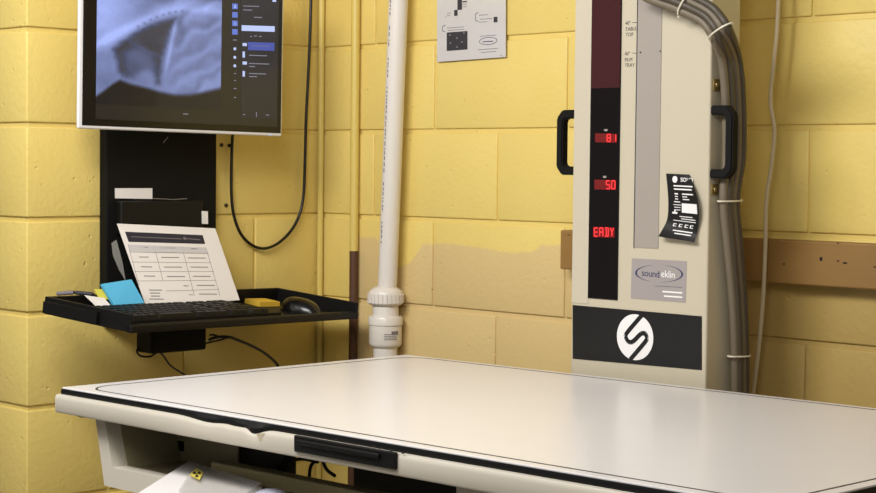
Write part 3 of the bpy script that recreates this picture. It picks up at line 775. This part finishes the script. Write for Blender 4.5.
def interp(P, x):
    for (a, b), (c_, d) in zip(P[:-1], P[1:]):
        if x <= c_: return b+(d-b)*max(0, (x-a))/(c_-a)
    return P[-1][1]
def xcol(x, y):
    nz = noise.noise(Vector((x*.07, y*.07, 3))); nf = noise.noise(Vector((x*.25, y*.25, 9)))
    v = .60+.05*nz+.02*nf
    if x < 150: v += .20*sst(150, 105, x)*sst(60, 20, y)
    ys = interp(SP, x)
    v += .17*math.exp(-((y-ys)/5.5)**2)
    v -= .22*sst(ys-6, ys-18, y)*sst(140, 175, x)
    d = poly_d(LUNG, x, y); inL = sst(-4.5, 4.5, d+1.5*nf)
    dk = .26+.012*nf+.04*nz
    h = sst(-4, 7, poly_d(HEART, x, y)); dk = dk*(1-h)+(.43+.05*nz)*h
    if 128 < x < 166: dk += .10*math.exp(-((y-(47+(x-140)*.5))/2.0)**2)*.6
    v = v*(1-inL)+dk*inL
    v += .13*math.exp(-((x-(176-(y-20)*.2))/2.2)**2)*sst(16, 24, y)*sst(80, 60, y)
    v += .08*math.exp(-(((x-181)/4)**2+((y-28)/7)**2))*-1.6
    v += .05*math.sin((x*.5+y*.9)*.35+3*nz)*sst(165, 180, x)
    ye = interp(EDGE, x); v = v*(1-sst(ye-5, ye+1, y))+.13*sst(ye-5, ye+1, y)
    v -= .05*sst(50, 95, y)*sst(160, 150, x)
    for k in range(8):
        px = 138+k*6.3; py = interp(SP, px)+3.2; v -= .17*math.exp(-(((x-px)/1.3)**2+((y-py)/1.3)**2))
    v = max(.10, min(.86, v))
    blue = (v*.78*255, v*.86*255, v*(1.17)*255) if v > .3 else (v*240, v*(232+18*min(1, max(0, (v-.2)/.1))), v*(235+70*min(1, max(0, (v-.13)/.17))))
    return blue
def px_of(P):
    d = P-CAM; z = d.dot(fw); return W/2+F*d.dot(RT)/z, H/2-F*d.dot(UP)/z
vs = []; cols = []
for j in range(NY+1):
    for i in range(NX+1):
        P = M(xu0+(xu1-xu0)*i/NX, xv0+(xv1-xv0)*j/NY, .0022); vs.append(P); x, y = px_of(P); cols.append((*lin([min(255, c_) for c_ in xcol(x, y)]), 1))
fs = [(j*(NX+1)+i, j*(NX+1)+i+1, (j+1)*(NX+1)+i+1, (j+1)*(NX+1)+i) for j in range(NY) for i in range(NX)]
mb = MB().add(vs, fs)
xm = mat('xray_picture', (12, 12, 16), .25)
b = xm.node_tree.nodes['Principled BSDF']; at_ = xm.node_tree.nodes.new('ShaderNodeAttribute'); at_.attribute_name = 'picture'
xm.node_tree.links.new(at_.outputs['Color'], b.inputs['Emission Color']); b.inputs['Emission Strength'].default_value = 1.0
xo = obj('xray_image', mb, xm, sc)
ca = xo.data.color_attributes.new('picture', 'FLOAT_COLOR', 'POINT')
for i, c_ in enumerate(cols): ca.data[i].color = c_
def sq(mb, x0, y0, x1, y1, k=.0026, sl_=.032):
    mb.prism([MPx(x0, y0, k), MPx(x1, y0+(x1-x0)*sl_, k), MPx(x1, y1+(x1-x0)*sl_, k), MPx(x0, y1, k)], MN*.0003); return mb
obj('side_panel', sq(MB(), 240.5, -8, 276.5, 118, .0020), 'panel_dark', sc)
mb = MB()
for y in (3.5, 12, 20.5, 29): sq(mb, 232.2, y, 237.6, y+5.5)
obj('tool_icon', mb, 'ui_blue', sc)
obj('selected_row', sq(MB(), 248, 42, 274.3, 50), 'ui_select', sc)
obj('search_field', sq(MB(), 241.6, 25.2, 274.6, 30.8), 'ui_light', sc)
mb = MB()
for y in (5, 22): sq(mb, 234, y, 236, y+3)
for y in (47.5, 56, 64.5): sq(mb, 233.6, y, 236, y+2.6)
for y, hh in ((43, 3), (51.5, 6), (61.5, 3), (71, 5.5)): sq(mb, 242.6, y, 246.8 if hh < 4 else 244.8, y+hh)
sq(mb, 272.5, -2, 276, 1.8)
obj('thumbnail', mb, 'ui_light', sc)
mb = MB()
for x, y, w_ in ((243, 5.5, 16), (243, 9.4, 9), (254, 16.8, 8), (249, 54.8, 18), (249, 63, 20), (249, 66, 6), (249, 73, 17), (249, 76, 8), (250, 36, 2), (254, 35.5, 3), (259, 36, 2.5), (232.8, 39.5, 4), (234, 73, 2), (234, 80, 2), (233.5, 88, 3), (234, 97, 2), (252, 45.3, 17), (243, 114, 2), (266, 114.5, 3), (183, 113.5, 5)): sq(mb, x, y, x+w_, y+.9)
sq(mb, 256, 112, 256.7, 117)
obj('interface_text', mb, 'ui_text', sc)
mb = MB().frame_box(M(MW*.42, .10, -.030), MR*.10, MU*.10, -MN*.02, .004)
mb.frame_box(Vector((XP, M(MW*.5, 0).y-.035, 1.47)), (M(0, 0, -.040).x-XP, 0, 0), (0, .07, 0), (0, 0, .07), .004)
obj('mount_arm', mb, 'matt_black', mo)
obj('status_light', sq(MB(), 269.5, 134.4, 271.5, 135.6, .0004), 'ui_light', mo)

# monitor cable looping down the wall
pts = [onX(x, y, .012) for x, y in ((312, -30), (311, 0), (310, 35), (308, 80), (306, 120), (305, 160), (303.5, 195), (299, 216), (290, 232), (277, 244), (264, 248.5), (252, 245), (241, 234), (234, 216), (231.5, 195), (231.5, 165), (232.5, 136))]
pts += [Vector((.03, pts[-1].y-.01, pts[-1].z+.05)), Vector((.06, pts[-1].y-.05, pts[-1].z+.09))]
tag(obj('power_cable', MB().tube(catmull(pts, 8), .0036, 10), 'cable_black'), 'black cable hanging in a long U loop on the yellow wall right of the monitor', 'cable')

# ------------------------------------------------------------------ keyboard tray
q = (.200, -.483, 1.0158+.0256, .1835, .0942, -.0267, .739, .248)
TC = Vector(q[:3]); OUT = Vector((math.cos(q[3])*math.cos(q[4]), math.sin(q[3])*math.cos(q[4]), -math.sin(q[4])))
WD = Vector((-math.sin(q[3])*math.cos(q[5]), math.cos(q[3])*math.cos(q[5]), math.sin(q[5])))
WD = (WD-OUT*WD.dot(OUT)).normalized(); NRM = OUT.cross(WD); NRM = NRM if NRM.z > 0 else -NRM
KW, KD = q[6], q[7]
def K(w, o, n=0): return TC+WD*w+OUT*o+NRM*n     # w: along the wall, o: towards the room, n: above the rim tops
def kbox(mb, w0, w1, o0, o1, n0, n1, bev=0, seg=2): return mb.frame_box(K(w0, o0, n0), WD*(w1-w0), OUT*(o1-o0), NRM*(n1-n0), bev, seg)
tr = thing('keyboard_tray', K(0, 0, -.04), 'black rimmed keyboard tray sticking out from the wall panel below the monitor', 'keyboard tray')
hwk, hdk = KW/2, KD/2; RB = -.036
obj('plate', kbox(MB(), -hwk, hwk, -hdk, hdk, RB, RB+.006, .001), 'black_plastic', tr)
obj('back_rim', kbox(MB(), -hwk, hwk, -hdk, -hdk+.008, RB+.005, 0, .001), 'black_plastic', tr)
mb = kbox(MB(), -hwk, -hwk+.008, -hdk, hdk, RB+.005, 0, .001)
mb.prism([K(-hwk-.013, -hdk+.01, RB+.004), K(-hwk+.001, -hdk+.01, RB+.004), K(-hwk+.001, hdk-.085, RB+.004), K(-hwk-.009, hdk-.085, RB+.004)], NRM*.024)
obj('side_rim', mb, 'black_plastic', tr)
obj('side_rim', kbox(MB(), hwk-.008, hwk, -hdk, hdk, RB+.005, 0, .001), 'black_plastic', tr)
obj('front_lip', kbox(MB(), -hwk, hwk, hdk-.012, hdk+.004, RB-.002, RB+.016, .005, 3), 'black_plastic', tr)
m0, m1 = onX(152, 340, .25), onX(207, 340, .25); mz0 = onX(180, 352, .25).z
mb = MB().box(.19, .25, m0.y, m1.y, mz0, K((m0.y+m1.y)/2-TC.y, .06, RB-.006).z, .006); mb.box(XP+.0004, .2, m0.y+.03, m1.y-.03, .992+.012, .992+.03, .003)
obj('swivel_mount', mb, 'matt_black', tr)

def KP(px, py, n=RB+.006):
    d = ray(px, py); P0 = K(0, 0, n); P = CAM+d*((P0-CAM).dot(NRM)/d.dot(NRM)); r = P-K(0, 0, n); return r.dot(WD), r.dot(OUT)
# keyboard
kb = thing('computer_keyboard', K(-.11, .04, RB+.006), 'black computer keyboard lying across the front of the black tray', 'keyboard')
PB = RB+.0065; kw0, kw1, ko0, ko1 = -.345, .112, -.045, .108
mb = MB(); mb.prism([K(kw0, ko0, PB), K(kw1, ko0, PB), K(kw1, ko1, PB), K(kw0, ko1, PB)], NRM*.014)
obj('case', mb, 'black_plastic', kb)
keym = None; rows = 6; nk = 0
for r in range(rows):
    o0 = ko0+.010+r*.0232; zt = PB+.0142
    wds = [.0195]*15+[0]+[.0195]*(2 if r > 1 else 3)+[0]*1
    w = kw0+.010
    if r == 5: seq = [.024]*3+[.118]+[.024]*4+[.008]+[.019]*3+[.008]+[.038, .019]
    else: seq = [.019]*13+[.034]+[.008]+[.019]*3+[.008]+[.019]*3
    for wk in seq:
        if wk == .008: w += .008; continue
        if w+wk > kw1-.008: break
        if wk == .019 and keym is not None and nk < 300:
            o = bpy.data.objects.new('key', keym); S.collection.objects.link(o); o.parent = kb
            o.location = K(w, o0, zt)-ORG[kb]; ORG[o] = ORG[kb]
        else:
            P = K(w, o0, zt); base = MB(); a, b_, c_, d_ = WD*(wk-.003), OUT*.0195, NRM*.008, None
            base.add([P, P+a, P+a+b_, P+b_, P+c_+a*.1+b_*.1, P+c_+a*.9+b_*.1, P+c_+a*.9+b_*.9, P+c_+a*.1+b_*.9], [(0, 3, 2, 1), (4, 5, 6, 7), (0, 1, 5, 4), (1, 2, 6, 5), (2, 3, 7, 6), (3, 0, 4, 7)])
            if wk == .019 and keym is None:
                base.v = [v-P+ORG[kb] for v in base.v]; o = obj('key', base, 'black_plastic', kb); keym = o.data; o.location = P-ORG[kb]
            else: obj('key', base, 'black_plastic', kb)
        nk += 1; w += wk
# mouse
c = K(.245, .055, PB)
ms = thing('computer_mouse', c, 'black computer mouse at the right end of the tray', 'computer mouse')
mb = MB(); vs = []; fs = []; n_, m_ = 28, 12
for j in range(m_+1):
    ph = PI/2*j/m_
    for i in range(n_):
        a = 2*PI*i/n_; ca_, sa = math.cos(a), math.sin(a)
        rr = .058 if True else 0
        vs.append(c+WD*(.032*sa*math.cos(ph)**.7)+OUT*(.056*ca_*math.cos(ph)**.7)+NRM*(.034*math.sin(ph)*(1-.15*ca_*math.cos(ph))))
for j in range(m_):
    for i in range(n_): fs.append((j*n_+i, j*n_+(i+1) % n_, (j+1)*n_+(i+1) % n_, (j+1)*n_+i))
fs.append(tuple(range(n_))[::-1]); mb.add(vs, fs); mb.smooth = True
obj('shell', mb, 'bezel_black', ms)
obj('scroll_wheel', MB().lathe(c-OUT*.028-WD*.003+NRM*.026, WD, [(0, .007), (.006, .007)], 16), 'print_dark', ms)

# orange note pad behind the mouse
mb = MB(); mb.frame_box(K(.226, -.100, PB), WD*.062+OUT*.008, OUT*.055-WD*.010, NRM*.011)
tag(obj('sticky_note_pad', mb, 'sticky_orange'), 'orange-yellow sticky note pad behind the mouse on the tray', 'sticky notes')

# printed sheet leaning between the ledge and the tray
XT, XB = .060, .150
a, b_ = onX(117, 223.5, XT), onX(215.3, 228.3, XT); c_, d = onX(145.5, 304, XB), onX(239.5, 299, XB)
ER = (b_-a).normalized(); DN = ((c_-a)+(d-b_))*.5; DN = (DN-ER*DN.dot(ER)); HL = DN.length; DN.normalize(); WL = (b_-a).length
NP = DN.cross(ER); NP = NP if NP.x > 0 else -NP
sh = thing('printed_sheet', c_, 'white printed chart with a navy heading leaning on the ledge behind the keyboard', 'paper')
d_l = (c_-a); 
def SP_(u, v, k=0):   # u across 0..1, v down 0..1 (bilinear on the measured sheet)
    P = a*(1-u)*(1-v)+b_*u*(1-v)+c_*(1-u)*v+d*u*v; return P+NP*k
ext = 1.0
NP = (b_-a).cross(c_-a).normalized(); NP = NP if NP.x > 0 else -NP
def shp(x, y):   # picture point -> point on the sheet
    d0 = ray(x, y); P0 = a+NP*.0010; return CAM+d0*((P0-CAM).dot(NP)/d0.dot(NP))
obj('sheet', MB().prism([shp(117, 223.5)-NP*.001, shp(215.3, 228.3)-NP*.001, shp(239.8, 300)-NP*.001, shp(146.5, 307)-NP*.001], NP*.0008), 'paper', sh)
def quad(mb, pts): return mb.prism([shp(x, y) for x, y in pts], NP*.0003)
obj('heading_bar', quad(MB(), [(125, 231.7), (202.6, 235.2), (205.2, 244), (128.6, 241.8)]), 'navy', sh)
obj('heading_row', quad(MB(), [(128, 244.5), (206, 247.5), (208, 253), (130.5, 252)]), 'head_grey', sh)
mb = MB()
def hl(x0, y0, x1, y1, w=.0007): mb.stroke([shp(x0, y0), shp(x1, y1)], w, NP*.0003)
for x0, y0, x1, y1 in ((130.2, 252, 208.5, 253.6), (131.8, 262, 211, 262.7), (134.4, 271.5, 214, 271.5), (137, 281, 216, 280.3), (166, 291, 219, 289.3)): hl(x0, y0, x1, y1)
for x0, y0, x1, y1 in ((128, 244.5, 139, 285), (154, 245.5, 163, 281), (182, 247, 194.5, 296), (206, 248, 220, 296)): hl(x0, y0, x1, y1)
obj('table_rule', mb, 'print_grey', sh)
mb = MB()
for x, y, w_ in ((135, 247.2, 13), (159.5, 248, 16), (191, 248.8, 6), (139, 257, 9.5), (161, 257.4, 18), (188, 257.9, 17.5), (141, 266.8, 11), (164, 267, 18), (190.5, 267, 17.5), (144, 276, 11), (167, 276.4, 18), (193, 276.2, 17.5), (183.5, 285.8, 5), (197, 285.3, 18), (189, 294.8, 4), (199, 294, 18), (149, 290, 13), (150, 293, 10), (151, 296, 9), (149.5, 299, 14)): mb.stroke([shp(x, y), shp(x+w_, y+.15)], .0018 if w_ > 4 else .0014, NP*.0003)
obj('printed_text', mb, 'print_grey', sh)
mb = MB(); mb.stroke([shp(131, 236.8), shp(182, 239)], .0018, NP*.0006); mb.stroke([shp(186, 238.6), shp(200, 240)], .0022, NP*.0006)
c0 = shp(184.5, 238.5); mb.prism([c0+ER*.004*math.cos(k*PI/6)+DN*.004*math.sin(k*PI/6) for k in range(12)], NP*.0006)
obj('heading_text', mb, 'print_grey', sh)

# sticky notes, card and pens at the left end of the tray
def lean(name, pts, X0, X1, th, m_, lb, cat):
    (x0, y0), (x1, y1), (x2, y2), (x3, y3) = pts     # top-left, top-right, bottom-right, bottom-left
    P = [onX(x0, y0, X0), onX(x1, y1, X0), onX(x2, y2, X1), onX(x3, y3, X1)]
    n_ = (P[1]-P[0]).cross(P[3]-P[0]).normalized(); n_ = n_ if n_.x > 0 else -n_
    return tag(obj(name, MB().prism(P, -n_*th), m_), lb, cat)
lean('sticky_note_pad', [(101.5, 284), (131.5, 279.3), (144.5, 303), (114, 305)], .160, .178, .007, 'sticky_blue', 'bright blue sticky note pad leaning against the printed sheet', 'sticky notes')
lean('sticky_note_pad', [(94.5, 289), (101.5, 289), (110.5, 299), (100, 300)], .150, .162, .002, 'sticky_yellow', 'yellow sticky note half hidden behind the blue pad', 'sticky notes')
lean('note_card', [(84.5, 295), (104, 298), (112, 306.5), (96, 306)], .185, .205, .001, 'paper', 'small white card beside the blue sticky pad in the tray corner', 'card')
for i, (x0, y0, x1, y1, m_, lb) in enumerate(((56.5, 293.8, 76, 292.2, 'print_grey', 'grey pen lying over the back left corner of the tray'), (75, 292.6, 95, 294.5, 'print_dark', 'dark pen beside the grey pen at the back left of the tray'))):
    p0, p1 = onX(x0, y0, .105+i*.022), onX(x1, y1, .125+i*.028)
    pe = thing('pen', p0, lb, 'pen'); dd = (p1-p0); L_ = dd.length
    obj('barrel', MB().lathe(p0, dd, [(0, .003), (.002, .0045), (L_*.86, .0045)], 12), m_, pe)
    obj('tip', MB().lathe(p0+dd*.861, dd, [(0, .0042), (L_*.10, .002), (L_*.14, .0006)], 12), 'screw_dark', pe)

# under-tray cables
def ucab(pxs, r, lb, Xs):
    pts = [onX(x, y, X) for (x, y), X in zip(pxs, Xs)]
    tag(obj('hanging_cable', MB().tube(catmull(pts, 8), r, 8), 'cable_black'), lb, 'cable')
ucab([(157, 346), (146, 345.5), (138.5, 348), (137, 352), (141, 356), (150, 356.5), (160, 352.5), (170, 365), (180, 372), (187, 377), (195, 390)], .0022, 'thin black cable looping out left of the tray mount', [.2]*6+[.2, .19, .18, .17, .15])
ucab([(209, 340), (216, 337.5), (228, 337), (240, 341), (252, 346), (263, 352), (272, 359), (278, 366), (283, 380)], .0034, 'thick black cable drooping right from under the keyboard tray', [.2, .2, .19, .18, .17, .16, .15, .14, .12])
ucab([(209.5, 335), (214, 335), (224, 338), (232, 336.5), (222, 339.5), (205, 343.5)], .002, 'short black lead folded beside the tray mount', [.2, .205, .21, .205, .2, .195])
